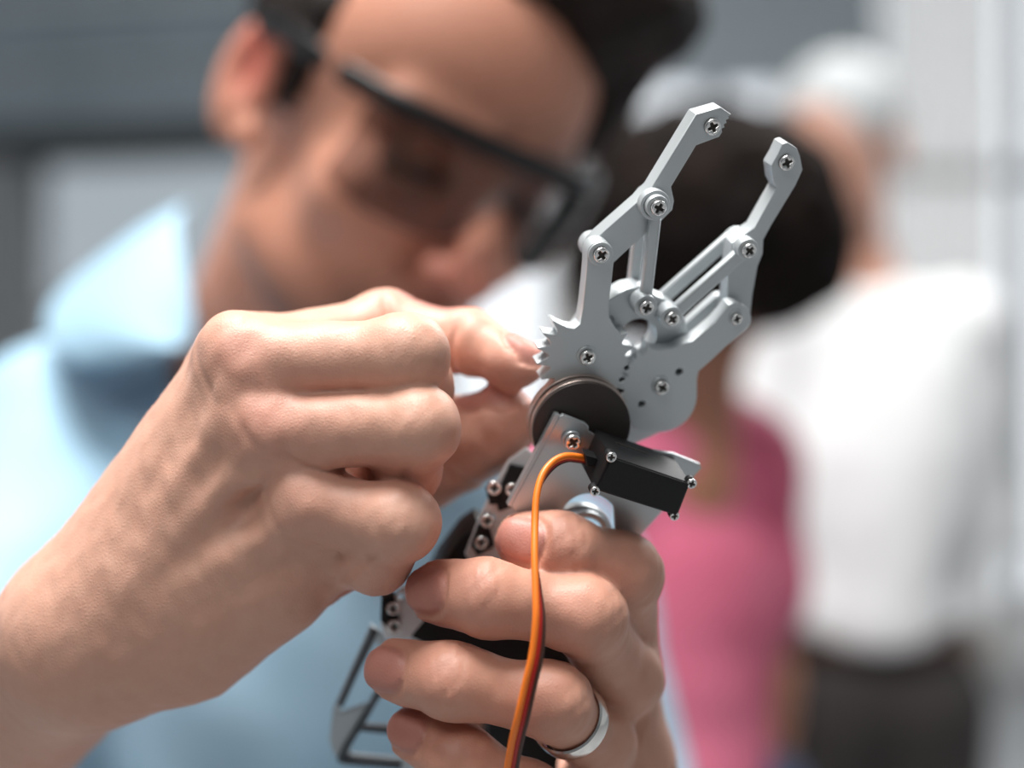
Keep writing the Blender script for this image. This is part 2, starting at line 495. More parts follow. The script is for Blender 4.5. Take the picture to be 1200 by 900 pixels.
def hall():
    m_floor = bump(mottle(M('pale_concrete', (0.6, 0.61, 0.62), 0.4), 2.5, (0.26, 0.27, 0.28), (0.36, 0.37, 0.38)), 30, 0.002, 0.3)
    m_clad = bump(mottle(M('blue_grey_cladding', (0.24, 0.29, 0.33), 0.5, 0.1), 3, (0.21, 0.26, 0.29), (0.27, 0.32, 0.36)), 60, 0.001, 0.3)
    m_fin = bump(M('pale_cladding_edge', (0.50, 0.56, 0.60), 0.45, 0.1), 60, 0.001, 0.3)
    m_beam = bump(M('dark_beam', (0.045, 0.05, 0.055), 0.5, 0.3), 40, 0.001, 0.3)
    m_wall = bump(mottle(M('white_plaster', (0.78, 0.79, 0.80), 0.8), 2, (0.74, 0.75, 0.76), (0.82, 0.83, 0.84)), 50, 0.002, 0.3)
    m_dim = bump(M('grey_plaster', (0.20, 0.21, 0.22), 0.8), 50, 0.002, 0.3)
    m_col = bump(M('grey_column', (0.20, 0.21, 0.22), 0.6), 40, 0.002, 0.3)
    m_frame = bump(M('window_frame', (0.55, 0.57, 0.59), 0.5, 0.2), 40, 0.001, 0.2)
    m_ceil = bump(M('ceiling_panel', (0.55, 0.58, 0.60), 0.8), 30, 0.002, 0.3)
    m_cream = bump(M('cream_curtain', (0.86, 0.80, 0.74), 0.9), 20, 0.004, 0.4)
    m_curt = bump(M('white_curtain', (0.86, 0.87, 0.88), 0.9), 20, 0.004, 0.4)
    for mc in (m_cream, m_curt):                       # sheer cloth lets daylight through
        nt = mc.node_tree; pb = nt.nodes['Principled BSDF']; out = nt.nodes['Material Output']
        tr = nt.nodes.new('ShaderNodeBsdfTranslucent'); tr.inputs['Color'].default_value = pb.inputs['Base Color'].default_value
        tp = nt.nodes.new('ShaderNodeBsdfTransparent'); m1 = nt.nodes.new('ShaderNodeMixShader'); m2 = nt.nodes.new('ShaderNodeMixShader')
        m1.inputs[0].default_value = .75; m2.inputs[0].default_value = .62
        nt.links.new(pb.outputs[0], m1.inputs[1]); nt.links.new(tr.outputs[0], m1.inputs[2])
        nt.links.new(m1.outputs[0], m2.inputs[1]); nt.links.new(tp.outputs[0], m2.inputs[2]); nt.links.new(m2.outputs[0], out.inputs[0])
    g = bpy.data.materials.new('window_glass'); g.use_nodes = True; nt = g.node_tree; nt.nodes.clear()
    o_ = nt.nodes.new('ShaderNodeOutputMaterial'); t = nt.nodes.new('ShaderNodeBsdfTransparent'); gl = nt.nodes.new('ShaderNodeBsdfGlossy')
    fr = nt.nodes.new('ShaderNodeFresnel'); mx = nt.nodes.new('ShaderNodeMixShader'); gl.inputs['Roughness'].default_value = 0.02
    nt.links.new(fr.outputs[0], mx.inputs[0]); nt.links.new(t.outputs[0], mx.inputs[1]); nt.links.new(gl.outputs[0], mx.inputs[2]); nt.links.new(mx.outputs[0], o_.inputs[0])
    g2 = g.copy(); g2.name = 'dimmed_glass'
    for n_ in g2.node_tree.nodes:
        if n_.type == 'BSDF_TRANSPARENT': n_.inputs['Color'].default_value = (.58, .60, .61, 1)  # grey tint dims the glare through the left panes
    H = FZ + 4.2                                       # ceiling height, from the eye
    struct(link('floor', box_mesh(-7, 6, -4, 7.2, FZ - 0.1, FZ), m_floor, smooth=False))
    struct(link('ceiling', box_mesh(-7, 6, -4, 7.2, H, H + 0.1), m_ceil, smooth=False))
    # left: a wall that comes nearer towards the right, high louvre cladding above a window band
    ang = math.radians(-12)
    ca, sa = math.cos(ang), math.sin(ang)

    def L(x, y, z): return Vector((-1.2 + x * ca - y * sa, 5.6 + x * sa + y * ca, z))

    def lbox(x0, x1, y0, y1, z0, z1, bev=0.0):
        me = box_mesh(x0, x1, y0, y1, z0, z1, bev)
        for v in me.vertices: v.co = L(*v.co)
        return me
    wl = struct(link('wall_left', join([lbox(-4.2, 1.0, 0, .15, FZ, FZ + 1.0), lbox(-4.2, 1.0, 0, .15, 1.0, H)]), m_wall, smooth=False))
    z = 1.02
    k = 0
    while z < H - 0.1:
        struct(link('cladding_board', lbox(-4.2, 1.0, -.10, -.002, z, z + 0.235, .006), m_clad, wl, smooth=False))
        struct(link('cladding_edge', lbox(-4.2, 1.0, -.135, -.10, z + (0.20 if k % 2 else 0.22), z + 0.243, .004), m_fin, wl, smooth=False))
        z += 0.26; k += 1
    struct(link('cladding_beam', lbox(-4.2, 1.0, -.22, -.002, 0.87, 1.0, .008), m_beam, wl, smooth=False))
    struct(link('pillar', lbox(-0.98, -0.70, -.25, -.002, FZ, 0.87, .01), m_col, wl, smooth=False))
    struct(link('pillar', lbox(-3.0, -2.75, -.25, -.002, FZ, 0.87, .01), m_col, wl, smooth=False))
    for n_, (x0, x1) in enumerate(((-4.2, -3.4), (-3.4, -2.1), (-2.1, -0.8), (-0.8, 1.0))):
        wd = struct(link('window_%d' % (n_ + 1), plate([[(x0, FZ + 1.0), (x1, FZ + 1.0), (x1, 1.0), (x0, 1.0)],
              [(x0 + .06, FZ + 1.06), (x1 - .06, FZ + 1.06), (x1 - .06, 0.28), (x0 + .06, 0.28)],
              [(x0 + .06, 0.34), (x1 - .06, 0.34), (x1 - .06, .94), (x0 + .06, .94)]], -.03, .03, .004), m_frame, smooth=False, origin=False))
        for v in wd.data.vertices:
            q = L(v.co.x, .06 + v.co.z, v.co.y); v.co = q + Vector(O)
        for za, zb in ((FZ + 1.06, .28), (.34, .94)):
            struct(link('pane', lbox(x0 + .06, x1 - .06, .055, .061, za, zb), g2, wd, smooth=False))
    # back and right: tall bright windows with pale curtains between them
    struct(link('wall_back', join([box_mesh(-.55, 6, 6.9, 7.05, 2.45, H), box_mesh(-.55, 6, 6.9, 7.05, FZ, FZ + .3), box_mesh(-.55, -.5, 6.9, 7.05, FZ + .3, 2.45)]), m_wall, smooth=False))
    struct(link('trim_1', box_mesh(-.5, 1.73, 6.70, 6.86, 1.42, H - .02, .01), m_fin, smooth=False))
    struct(link('added_front_wall', box_mesh(-7, 6, -4.1, -4, FZ, H), m_dim, smooth=False))  # unseen dark wall, added to cut fill light from behind the camera
    struct(link('wall_side', join([box_mesh(-7.1, -7, -4, 7.2, FZ, FZ + 1), box_mesh(-7.1, -7, -4, 7.2, 2.3, H), box_mesh(-7.1, -7, -4, -2, FZ + 1, 2.3),
                box_mesh(-7.1, -7, 5, 7.2, FZ + 1, 2.3), box_mesh(-7.1, -7, -2, 1.6, FZ + 1, 2.3)]), m_dim, smooth=False))  # out of view; opening narrowed to cut light from the left
    xs = [-0.5, 0.25, 1.0, 1.75, 2.5, 3.25, 4.0, 4.75, 5.5]
    for n_, (x0, x1) in enumerate(zip(xs, xs[1:])):
        me = plate([[(x0, FZ + .3), (x1, FZ + .3), (x1, 2.45), (x0, 2.45)],
                    [(x0 + .05, FZ + .35), (x1 - .05, FZ + .35), (x1 - .05, 1.0), (x0 + .05, 1.0)],
                    [(x0 + .05, 1.06), (x1 - .05, 1.06), (x1 - .05, 2.40), (x0 + .05, 2.40)]], -.03, .03, .004)
        me.transform(Matrix.Translation((0, 6.97, 0)) @ Matrix.Rotation(math.pi / 2, 4, 'X'))
        wd = struct(link('window_%d' % (n_ + 5), me, m_frame, smooth=False))
        for za, zb in ((FZ + .35, 1.0), (1.06, 2.40)):
            struct(link('pane', box_mesh(x0 + .05, x1 - .05, 6.965, 6.975, za, zb), g, wd, smooth=False))
    for n_, (cx, cw, mt_) in enumerate(((0.35, .40, m_cream), (1.42, .36, m_curt), (2.05, .55, m_cream), (3.2, .3, m_curt), (4.5, .3, m_curt))):
        pts = []; N = 60
        for i in range(N + 1):
            x = cx - cw / 2 + cw * i / N; pts.append((x, 6.80 + 0.03 * math.sin(i * 0.9) + 0.012 * math.sin(i * 2.3)))
        V = []; Q = []
        for i, (x, y) in enumerate(pts):
            V += [(x, y, FZ + .02), (x, y, 2.6), (x, y + .006, FZ + .02), (x, y + .006, 2.6)]
        for i in range(N):
            a = 4 * i; b = a + 4
            Q += [(a, b, b + 1, a + 1), (a + 2, a + 3, b + 3, b + 2), (a + 1, b + 1, b + 3, a + 3), (a, a + 2, b + 2, b)]
        o = link('curtain', np_mesh('curtain', np.array(V, float), np.array(Q)), mt_, origin=(cx, 6.8, 0))
        o['label'] = ['cream curtain beside the window nearest the boarded wall', 'narrow white curtain hanging behind the man in the white shirt',
                      'wide cream curtain right of the man in the white shirt', 'white curtain further right before the tall windows',
                      'last white curtain by the right wall'][n_]
        o['category'] = 'curtain'; o['group'] = 'curtains along the tall windows'
    struct(link('wall_right', box_mesh(5.85, 6.0, -4, 6.9, FZ, H), m_wall, smooth=False))


hall()

# ================================================================ the robotic arm
arm = thing('robotic_arm', 'silver and black metal robotic arm with open two finger gripper held in the hands', 'robot arm', tuple(P(650, 600, .43) + O))
GP = Plane(P(740, 430, .4190), (.23, -.884, -.407), (.94, 0, -.36))
mm = 0.001


def screw_mesh(r, h=1.4 * mm, collar=0.0):
    rc = r * .62; w_ = r * .19
    cr = []
    for a in range(4):
        c_, s_ = math.cos(a * math.pi / 2 + .5), math.sin(a * math.pi / 2 + .5)
        for x, y in ((w_, -w_), (rc, -w_ * .8), (rc, w_ * .8)): cr.append((x * c_ - y * s_, x * s_ + y * c_))
    head = plate([circle((0, 0), r, 28), cr], 0, h, r * .22, 3)
    base = lathe([(r * .99, .05 * mm), (r * .99, h * .30), (0, h * .30)], 28)
    for p_ in base.polygons: p_.material_index = 1
    ms = [head, base]
    if collar:
        wsh = plate([circle((0, 0), collar, 32)], -.9 * mm, .05 * mm, .25 * mm, 2)
        ms.append(wsh)
    # give the join its material slots through bmesh indices
    return join(ms)


def add_screw(pl, px, py, z, r, parent, mesh, name='screw', scale=1.0, rot=0.0):
    x, y = pl.at(px, py, z)
    o = bpy.data.objects.new(name, mesh); C.objects.link(o)
    o.parent = parent
    mt = Matrix.Translation(Vector(O)) @ pl.mat(x, y, z) @ Matrix.Rotation(rot, 4, 'Z') @ Matrix.Scale(scale, 4)
    o.matrix_local = Matrix.Translation(-parent_loc(parent)) @ mt
    return o


SC1 = screw_mesh(2.35 * mm); SC1.materials.append(m_screw); SC1.materials.append(m_dark)
SC2 = screw_mesh(2.35 * mm, 1.5 * mm, 3.3 * mm); SC2.materials.append(m_screw); SC2.materials.append(m_dark)
SC3 = screw_mesh(1.4 * mm, .8 * mm); SC3.materials.append(m_screw); SC3.materials.append(m_dark)


def arc(c, r, a0, a1, n=14):
    """arc in pixel space, degrees, anticlockwise seen in the picture when a1>a0"""
    return [(c[0] + r * math.cos(math.radians(a0 + (a1 - a0) * k / n)), c[1] - r * math.sin(math.radians(a0 + (a1 - a0) * k / n))) for k in range(n + 1)]


def teeth(c, r0, r1, a0, a1, pitch):
    """gear teeth outline in pixel space from angle a0 to a1 (degrees, anticlockwise)"""
    out = []; a = a0; sgn = 1 if a1 > a0 else -1
    while (a - a1) * sgn < 0:
        for da, r in ((0, r0), (.16, r0 + .25 * (r1 - r0)), (.42, r1), (.52, r1), (.70, r0 + .3 * (r1 - r0)), (.86, r0)):
            t = math.radians(a + sgn * da * pitch)
            out.append((c[0] + r * math.cos(t), c[1] - r * math.sin(t)))
        a += sgn * pitch
    return out


def gplate(name, pts, z0, z1, holes=(), mat=m_cast, bevel=.35 * mm, parent=arm, pl=GP):
    """outline given as seen at the front face z1"""
    ol = [pl.poly(pts, z1)] + [circle(pl.at(hx, hy, z1), hr, 24) for hx, hy, hr in holes]
    return link(name, pl.put(plate(ol, z0, z1, bevel)), mat, parent)


Z = lambda a: a * mm
# base plate that carries the pivots, with its round window
gb = gplate('gripper_base', [(697, 358), (712, 353), (722, 346), (735, 339), (750, 336), (760, 340), (768, 347), (781, 352), (794, 360), (803, 374), (807, 396), (820, 430), (812, 470),
                        (790, 500), (745, 520), (680, 520), (655, 480), (650, 440), (668, 400)], Z(-11), Z(-3), [(747, 396, 6.0 * mm), (714, 375, 1.2 * mm)])
# left gear with its long arm
lg = teeth((688, 420), 45, 59, 124, 243, 18) + [(690, 472)] + teeth((688, 420), 45, 56, 275, 385, 18) + \
    [(733, 398), (722, 385), (714, 372), (714, 352), (717, 330), (719.5, 305)] + arc((704, 298), 15.5, 0, 180) + [(688, 312), (686.5, 330), (683, 362), (680, 380), (673, 385), (665, 384)]
gl = gplate('gear', lg, Z(-2.5), Z(3), [], bevel=.3 * mm); gl['label'] = 'large toothed gear with straight upright arm'
# right gear with its slanting arm
rg = [(765, 411), (790, 409), (804, 402), (812, 400), (838, 378), (850, 364)] + arc((863, 373), 17.5, 120, -50) + \
     [(850, 407), (833, 423), (817, 437), (817, 455)] + arc((772, 462), 45, -5, -100, 10) + [(752, 507), (742, 500), (734, 488), (729, 470)] + \
     teeth((775, 455), 44, 53, 200, 110, 17)
gr = gplate('gear', rg, Z(-2.5), Z(3), [(796, 436, 1.1 * mm), (752, 474, 1.1 * mm)], bevel=.3 * mm)
gr['label'] = 'smooth sided gear with slanting arm'
# rear arm of the slanting gear (a second layer behind the finger plate)
a_, b_, r_ = (775, 455), (863, 373), 10
an_ = math.degrees(math.atan2(-(b_[1] - a_[1]), b_[0] - a_[0]))
link('rear_arm', GP.put(plate([GP.poly(arc(b_, r_, an_ - 90, an_ + 90) + arc(a_, r_ * 1.2, an_ + 90, an_ + 270), Z(3))], Z(-13), Z(-9.5), .3 * mm)), m_cast, arm)
# the two finger plates
lf = [(694, 285), (698.7, 279), (748.7, 235), (754, 229), (762.7, 221), (815.7, 133.9), (844.5, 125.7), (857, 134), (853.5, 136.5), (854.5, 139), (851, 141), (852, 144), (848.5, 146), (849.5, 149.5), (846, 151), (846.5, 155), (843, 160.5),
      (816, 170.6), (786.7, 219), (788.5, 228), (790, 236), (788, 246), (780, 254), (772, 262), (738.7, 290), (722.7, 304.7), (716, 311), (704, 314), (693, 309), (689, 298)]
fl = gplate('finger', lf, Z(-8.8), Z(-2.6), [], bevel=.3 * mm); fl['label'] = 'finger plate bent at two corners with toothed tip'
rf = [(916.9, 168.8), (923, 167), (934, 174), (938, 184), (940.7, 199), (932.5, 217), (904, 264), (894.7, 281), (894, 297), (888, 312), (882, 345), (879, 372), (866, 386), (852, 382), (848, 370), (852, 345), (853, 325), (856, 300),
      (858, 285), (870, 276), (884, 267), (910.5, 220), (906, 212), (904, 194), (911.5, 181)]
fr_ = gplate('finger', rf, Z(-8.8), Z(-2.6), [], bevel=.3 * mm); fr_['label'] = 'finger plate with hooked tip'
# teeth on the inner side of the hooked tip are seen as small steps
# bosses behind the pivots
for hx, hy, r in ((704, 298, 3.6), (771, 243, 3.6), (863, 373, 3.6), (877, 293, 3.8)):
    x, y = GP.at(hx, hy, Z(-2.6))
    me = lathe([(0, -13.6 * mm), (r * mm, -13.6 * mm), (r * mm * 1.05, -12.5 * mm), (r * mm * 1.05, -8.8 * mm)], 28)
    me.transform(Matrix.Translation((x, y, 0))); link('pivot_boss', GP.put(me), m_cast, arm)


def rod(a, b, z0, z1, wpx):
    av = np.array(a, float); bv = np.array(b, float); ang = math.degrees(math.atan2(-(bv[1] - av[1]), bv[0] - av[0]))
    pts = arc(b, wpx, ang - 90, ang + 90, 8) + arc(a, wpx, ang + 90, ang + 270, 8)
    return link('rod', GP.put(plate([GP.poly(pts, Z(.6))], z0, z1, 1.0 * mm, 3)), m_cast, arm)


rod((771, 243), (757, 360), Z(-2.5), Z(.6), 6.8); rod((771, 243), (757, 360), Z(-13.8), Z(-11), 7.5)
rod((877, 293), (787, 373), Z(-2.5), Z(.6), 7.5); rod((877, 293), (787, 373), Z(-13.8), Z(-11), 7.5)


def ring_at(px, py, z0, z1, r0, r1, name='washer', pl=GP, mat=m_cast):
    x, y = pl.at(px, py, z1)
    me = plate([circle((x, y), r0, 36)] + ([circle((x, y), r1, 36)] if r1 else []), z0, z1, .3 * mm, 3)
    return link(name, pl.put(me), mat, arm)


ring_at(768, 241, Z(-2.6), Z(.8), 4.4 * mm, 3.3 * mm)
ring_at(771, 243, Z(-1), Z(3.0), 3.3 * mm, 0)
ring_at(704, 298, Z(3), Z(3.9), 3.5 * mm, 0)
ring_at(877, 293, Z(-1), Z(3.0), 3.2 * mm, 0)
ring_at(757, 360, Z(-3), Z(3.0), 3.5 * mm, 0)
ring_at(787, 373, Z(-3), Z(2.6), 3.4 * mm, 0)
for px, py, z, s, r_ in ((834, 148, -2.6, 1.0, .3), (771, 243, 3.0, .95, .9), (704, 298, 3.9, .98, .5), (921, 190, -2.6, .98, .2), (877, 293, 3.0, .92, .7), (863, 373, 3, .75, .1),
                     (757, 360, 3.0, .9, 1.1), (787, 373, 2.6, .9, .5), (688, 418, 3, .98, .2), (775, 453, 3, .95, .8)):
    add_screw(GP, px, py, Z(z if z != 3 else 3.55), 0, arm, SC1, rot=r_, scale=s)
for px, py, r in ((688, 417, 3.0), (775, 452, 2.9), (863, 372, 2.4)):
    ring_at(px, py, Z(3), Z(3.5), r * mm, 0)

# turntable disc
SP = Plane(P(755, 570, .400), (.17, -.91, -.373), (.94, 0, -.33))
for z0, z1, r0, mt, nm in ((-21.5, -20, 14.5, m_disc, 'disc_face'), (-23.6, -21.5, 14.7, m_rim, 'disc_rim'), (-24.8, -23.6, 13.8, m_disc, 'disc_groove'), (-28.4, -24.8, 14.9, m_rim, 'disc_rim')):
    x, y = SP.at(682, 503, Z(-20))
    link(nm, SP.put(plate([circle((x, y), r0 * mm, 72)], Z(z0), Z(z1), .25 * mm)), mt, arm)
x, y = SP.at(639, 507, Z(-20))
me = plate([circle((x, y), 1.1 * mm, 20)], Z(-20), Z(-19.7), .1 * mm); link('disc_hole', SP.put(me), m_dark, arm)
# bracket holding the front servo
bk = [(655, 489), (660, 486), (686, 496), (690, 500), (690, 506), (716, 520), (790, 532), (795, 534), (820, 544), (822, 549), (740, 640), (733, 642), (722, 638)]
hole = arc((690, 613), 34, 32, 150, 20)
bk = bk + hole + [(657, 611), (640, 612), (602, 598), (599, 592)]
zb = Z(-17)
link('bracket', SP.put(plate([SP.poly(bk, zb)], zb - 1.6 * mm, zb, .35 * mm, 3)), m_sheet, arm)
# folded left flange of the bracket
fl_ = [SP.at(656, 487, zb), SP.at(600, 594, zb)]
V = []
for (x, y) in fl_:
    for (dx, z_) in ((0, 0), (-1.3 * mm, 0), (-1.3 * mm, -2.5 * mm), (0, -2.5 * mm)): V.append(tuple(SP.world(x + dx, y, zb + z_ - .2 * mm)))
me = bpy.data.meshes.new('fl'); me.from_pydata(V, [], [(0, 1, 5, 4), (1, 2, 6, 5), (2, 3, 7, 6), (3, 0, 4, 7), (0, 3, 2, 1), (4, 5, 6, 7)])
link('bracket_flange', me, m_sheet, arm, smooth=False)
# rounded bearing rings seen through the bracket's bottom cut-out
for cx, cy, z0, z1, ra, rb in ((676, 632, -26, -23, 47, 39), (684, 628, -22, -20.2, 33, 25)):
    k_ = .4 / F
    x, y = SP.at(cx, cy, Z(z1))
    link('bearing_ring', SP.put(plate([circle((x, y), ra * k_, 48), circle((x, y), rb * k_, 48)], Z(z0), Z(z1), .4 * mm, 3)), m_sheet, arm)
# servo body
sv = thing('servo', '', '', (0, 0, 0)) if False else None
fpts = [(715, 534), (809, 566), (794, 605), (697, 574)]
body = link('servo', SP.put(plate([SP.poly(fpts, 0)], Z(-18.5), 0, .45 * mm, 3)), m_servo, arm)
body['label'] = 'black box servo motor with four corner screws'
s2 = link('servo_cap', SP.put(plate([SP.poly([(716.5, 536), (807, 566.5), (792.5, 603), (699.5, 573)], 0)], Z(0), Z(.35), .3 * mm, 2)), m_servo, body)
for px, py, s in ((716, 535, 1.0), (697, 575, .93), (810, 566, 1.0), (790, 604, .93)):
    add_screw(SP, px, py, Z(-.6) if px > 780 else Z(.2), 0, body, SC3, scale=s * 1.08, rot=px)
for px, py in ((810, 566), (790, 604), (716, 535), (697, 575)):
    x, y = SP.at(px, py, 0)
    link('screw_post', SP.put(plate([circle((x, y), 1.45 * mm, 20)], Z(-2.5), Z(.15 if px < 780 else -.6), .2 * mm)), m_servo, body)
# mould line along the top of the servo
x0, y0 = SP.at(722, 533, 0); x1, y1 = SP.at(800, 560, 0)
me = box_mesh(2 * mm, 12 * mm, 0, .25 * mm, -9 * mm, -8.6 * mm)
a_ = math.atan2(y1 - y0, x1 - x0)
me.transform(Matrix.Translation((x0, y0 + .35 * mm, 0)) @ Matrix.Rotation(a_, 4, 'Z')); link('mould_seam', SP.put(me), m_dark, body, smooth=False)
# cable gland on the servo's left side
me = plate([SP.poly([(683, 528), (697, 532), (700, 541), (686, 542)], Z(-10))], Z(-12), Z(-7), .3 * mm); link('cable_gland', SP.put(me), m_servo, body)
# mounting screw on the bracket's upper corner, with its spacer
ring_at(670, 516, zb, zb + 1.6 * mm, 2.7 * mm, 0, 'washer', SP, m_sheet)
add_screw(SP, 671, 517, zb + 1.6 * mm, 0, arm, SC1, scale=1.02, rot=.4)
# ---- wrist and forearm of the robot, behind the fingers
AP = Plane(P(560, 690, .437), (.10, -.97, -.22), (.80, 0, -.55))


def aplate(name, pts, z0, z1, mat, holes=(), bevel=.4 * mm, parent=arm):
    ol = [AP.poly(pts, Z(z1))] + [circle(AP.at(hx, hy, Z(z1)), hr * mm, 20) for hx, hy, hr in holes]
    return link(name, AP.put(plate(ol, Z(z0), Z(z1), bevel)), mat, parent)


m_rail = bump(M('pale_rail', (0.78, 0.81, 0.83), 0.4, 0.45), 500, 0.00005, 0.2)
aplate('rail', [(617, 525), (632, 538), (618, 585), (604, 640), (590, 690), (572, 690), (545, 650), (560, 612), (578, 572), (596, 540)], -2, 0, m_rail, [(577, 607, 1.0), (592, 640, 1.0), (590, 590, .9)])
aplate('rail', [(470, 690), (452, 712), (446, 732), (452, 748), (478, 750), (520, 700), (510, 680)], -2, 0, m_rail, [(470, 700, .9)])
aplate('rail_web', [(560, 640), (600, 660), (500, 760), (455, 735)], -12, -10, m_rail)
fs = aplate('servo', [(543, 628), (560, 616), (600, 630), (720, 668), (668, 790), (520, 765), (478, 745), (515, 665)], -20, -2.2, m_servo)
fs['label'] = 'larger black servo motor behind the fingers'
aplate('servo_flange', [(598, 545), (622, 550), (612, 590), (585, 600), (580, 585)], -3, 1.5, m_servo)
aplate('servo_flange', [(560, 616), (572, 612), (580, 640), (560, 652), (552, 640)], -3, 1.5, m_servo)
aplate('servo_flange', [(447, 702), (462, 698), (468, 728), (455, 738), (446, 728)], -3, 1.5, m_servo)
aplate('servo_flange', [(570, 575), (590, 570), (592, 590), (574, 592)], -3, 1.5, m_servo)
for px, py, s in ((579, 571, .95), (571, 610, .9), (564, 635, .9), (461, 712, .9), (462, 733, .95), (600, 573, .9)):
    add_screw(AP, px, py, Z(1.6), 0, arm, SC1, scale=s)
aplate('base_servo', [(575, 835), (600, 850), (660, 845), (650, 930), (560, 925)], -14, -2, m_servo)
# base bracket: thin open frame
m_edge = bump(M('dark_edge_sheet', (0.07, 0.085, 0.10), 0.4, 0.3), 300, 0.0001, 0.2)
BP = Plane(P(440, 820, .455), (.05, -.95, -.30), (1, 0, -.1))
ol = [BP.poly([(434, 733), (448, 742), (470, 790), (505, 815), (505, 905), (404, 897), (391, 884), (386, 868), (390, 832)]),
      BP.poly([(441, 752), (452, 785), (430, 826), (400, 836), (397, 828)]),
      BP.poly([(440, 822), (462, 812), (490, 826), (490, 852), (424, 850)]),
      BP.poly([(421, 857), (490, 860), (490, 892), (412, 885), (408, 876)])]
link('base_bracket', BP.put(plate(ol, -2 * mm, 0, .4 * mm)), bump(M('satin_sheet', (0.42, 0.47, 0.50), 0.4, 0.5), 300, 0.0001, 0.2), arm)
for pts in (((440, 738), (420, 780), (399, 826)), ((444, 812), (425, 845), (402, 884), (406, 892), (470, 898)), ((421, 853), (450, 856), (480, 858))):
    q = [BP.world(*BP.at(x, y, .8 * mm), .8 * mm) for x, y in pts]
    link('bracket_edge', tube(spline(q, 6), 1.1 * mm, 8), m_edge, arm)
# second cable, seen below the ring finger
q = [P(500, 838, .44), P(520, 832, .435), P(545, 826, .435), P(575, 832, .44)]
link('rear_wire', tube(spline(q), 1.1 * mm, 8), m_red, arm)
q = [P(500, 835, .436), P(520, 829, .432), P(545, 823, .431), P(575, 829, .437)]
link('rear_wire', tube(spline(q), .9 * mm, 8), m_orange, arm)

# front ribbon cable: orange, red, brown
cab = [(690, 537.5, .4085), (676, 535, .4045), (662, 534.5, .402), (648, 541, .400), (636, 556, .397), (629, 580, .394), (627, 610, .391), (626.5, 650, .3855), (627.5, 690, .3815), (628, 725, .379), (624, 765, .378), (616, 800, .378), (607, 840, .379),
       (600, 870, .382), (594, 905, .386), (588, 950, .39), (580, 1010, .40)]
side = [(0, 1.35), (0, 1.35), (.3, 1.2), (.35, 1.0), (.15, .9), (-.1, .9), (-.2, .9), (0, .9), (.6, .7), (1.1, .4), (1.4, .2), (1.45, .2), (1.45, .2), (1.4, .2), (1.35, .3), (1.3, .3), (1.3, .3)]
for nm, mt, k_, r in (('orange_wire', m_orange, 0, 1.0), ('red_wire', m_red, 1, .8), ('brown_wire', m_brown, 1.75, .7)):
    pts = []
    for (px, py, d), (sx, sd) in zip(cab, side):
        up = 1.2 if py < 560 else 0.2
        pts.append(P(px, py, d) + np.array([sx * k_ * mm, sd * k_ * mm, -up * k_ * mm * .6]))
    o = link(nm, tube(spline(pts, 8), r * mm, 12), mt, arm)

# ================================================================ main person
root = thing('person', 'man in light blue shirt leaning over the robotic arm and working on its gripper', 'person', tuple(np.array([-.08, 1.0, FZ]) + O))
HR = np.array([[0.739, 0.515, 0.433], [0.642, -0.734, -0.223], [-0.203, -0.443, 0.873]]); HS = 1.08
HT = np.array([-.0653, .7743, .1340]) + HR @ np.array([-.05, .04, .0]) * (1 - HS)


def tohead(p): return (p - HT) @ HR / HS


def fromhead(q): return np.asarray(q, float) * HS @ HR.T + HT


NECK_LO = P(285, 470, .90)


def head_sdf(p):
    q = tohead(p); a = np.abs(q[:, 0]); qs = np.stack([a, q[:, 1], q[:, 2]], 1)
    d = ell(q, (0, -.012, .045), (.074, .094, .082))
    d = smin(d, ell(q, (0, .030, .045), (.064, .056, .060)), .03)
    d = smin(d, ell(q, (0, .034, -.035), (.058, .048, .070)), .03)
    d = smin(d, cone(qs, (.050, .008, -.062), (.018, .068, -.098), .018, .017), .025)
    d = smin(d, ball(q, (0, .076, -.100), .0165), .018)
    d = smin(d, ball(qs, (.044, .058, -.022), .019), .022)
    d = smin(d, cone(qs, (.014, .084, .021), (.046, .070, .024), .009, .008), .014)
    d = smax(d, -ball(qs, (.032, .097, .002), .0185), .010)
    d = smin(d, ball(qs, (.031, .071, .001), .0138), .003)
    d = smin(d, cone(q, (0, .083, .016), (0, .107, -.030), .0075, .0100), .010)
    d = smin(d, ball(q, (0, .108, -.034), .0112), .006)
    d = smin(d, ball(qs, (.0125, .096, -.037), .0078), .006)
    d = smax(d, -ball(qs, (.0065, .103, -.0445), .0038), .003)
    d = smin(d, ell(q, (0, .078, -.062), (.028, .014, .020)), .012)
    d = smin(d, cone(qs, (0, .0925, -.0600), (.020, .083, -.0625), .0045, .003), .004)
    d = smin(d, cone(qs, (0, .0915, -.0690), (.018, .083, -.0665), .0052, .003), .004)
    d = smax(d, -cone(qs, (0, .0985, -.0645), (.021, .089, -.0645), .0016, .001), .002)
    # ears
    ca, sa = math.cos(.35), math.sin(.35)
    R = np.array([[ca, -sa, 0], [sa, ca, 0], [0, 0, 1.0]])
    e = ell(qs, (.080, -.016, -.002), (.0075, .0185, .032), R)
    e = smax(e, -ell(qs, (.090, -.010, .004), (.0085, .0105, .019), R), .004)
    e = smin(e, ell(qs, (.076, -.002, -.024), (.006, .009, .010)), .004)
    d = smin(d, e, .006) * HS
    n0 = fromhead((0, -.028, -.035))
    d = smin(d, cone(p, n0, NECK_LO, .056, .054), .025)
    d = smin(d, cone(p, fromhead((0, .030, -.085)), P(380, 520, .84), .012, .02), .02)
    return d


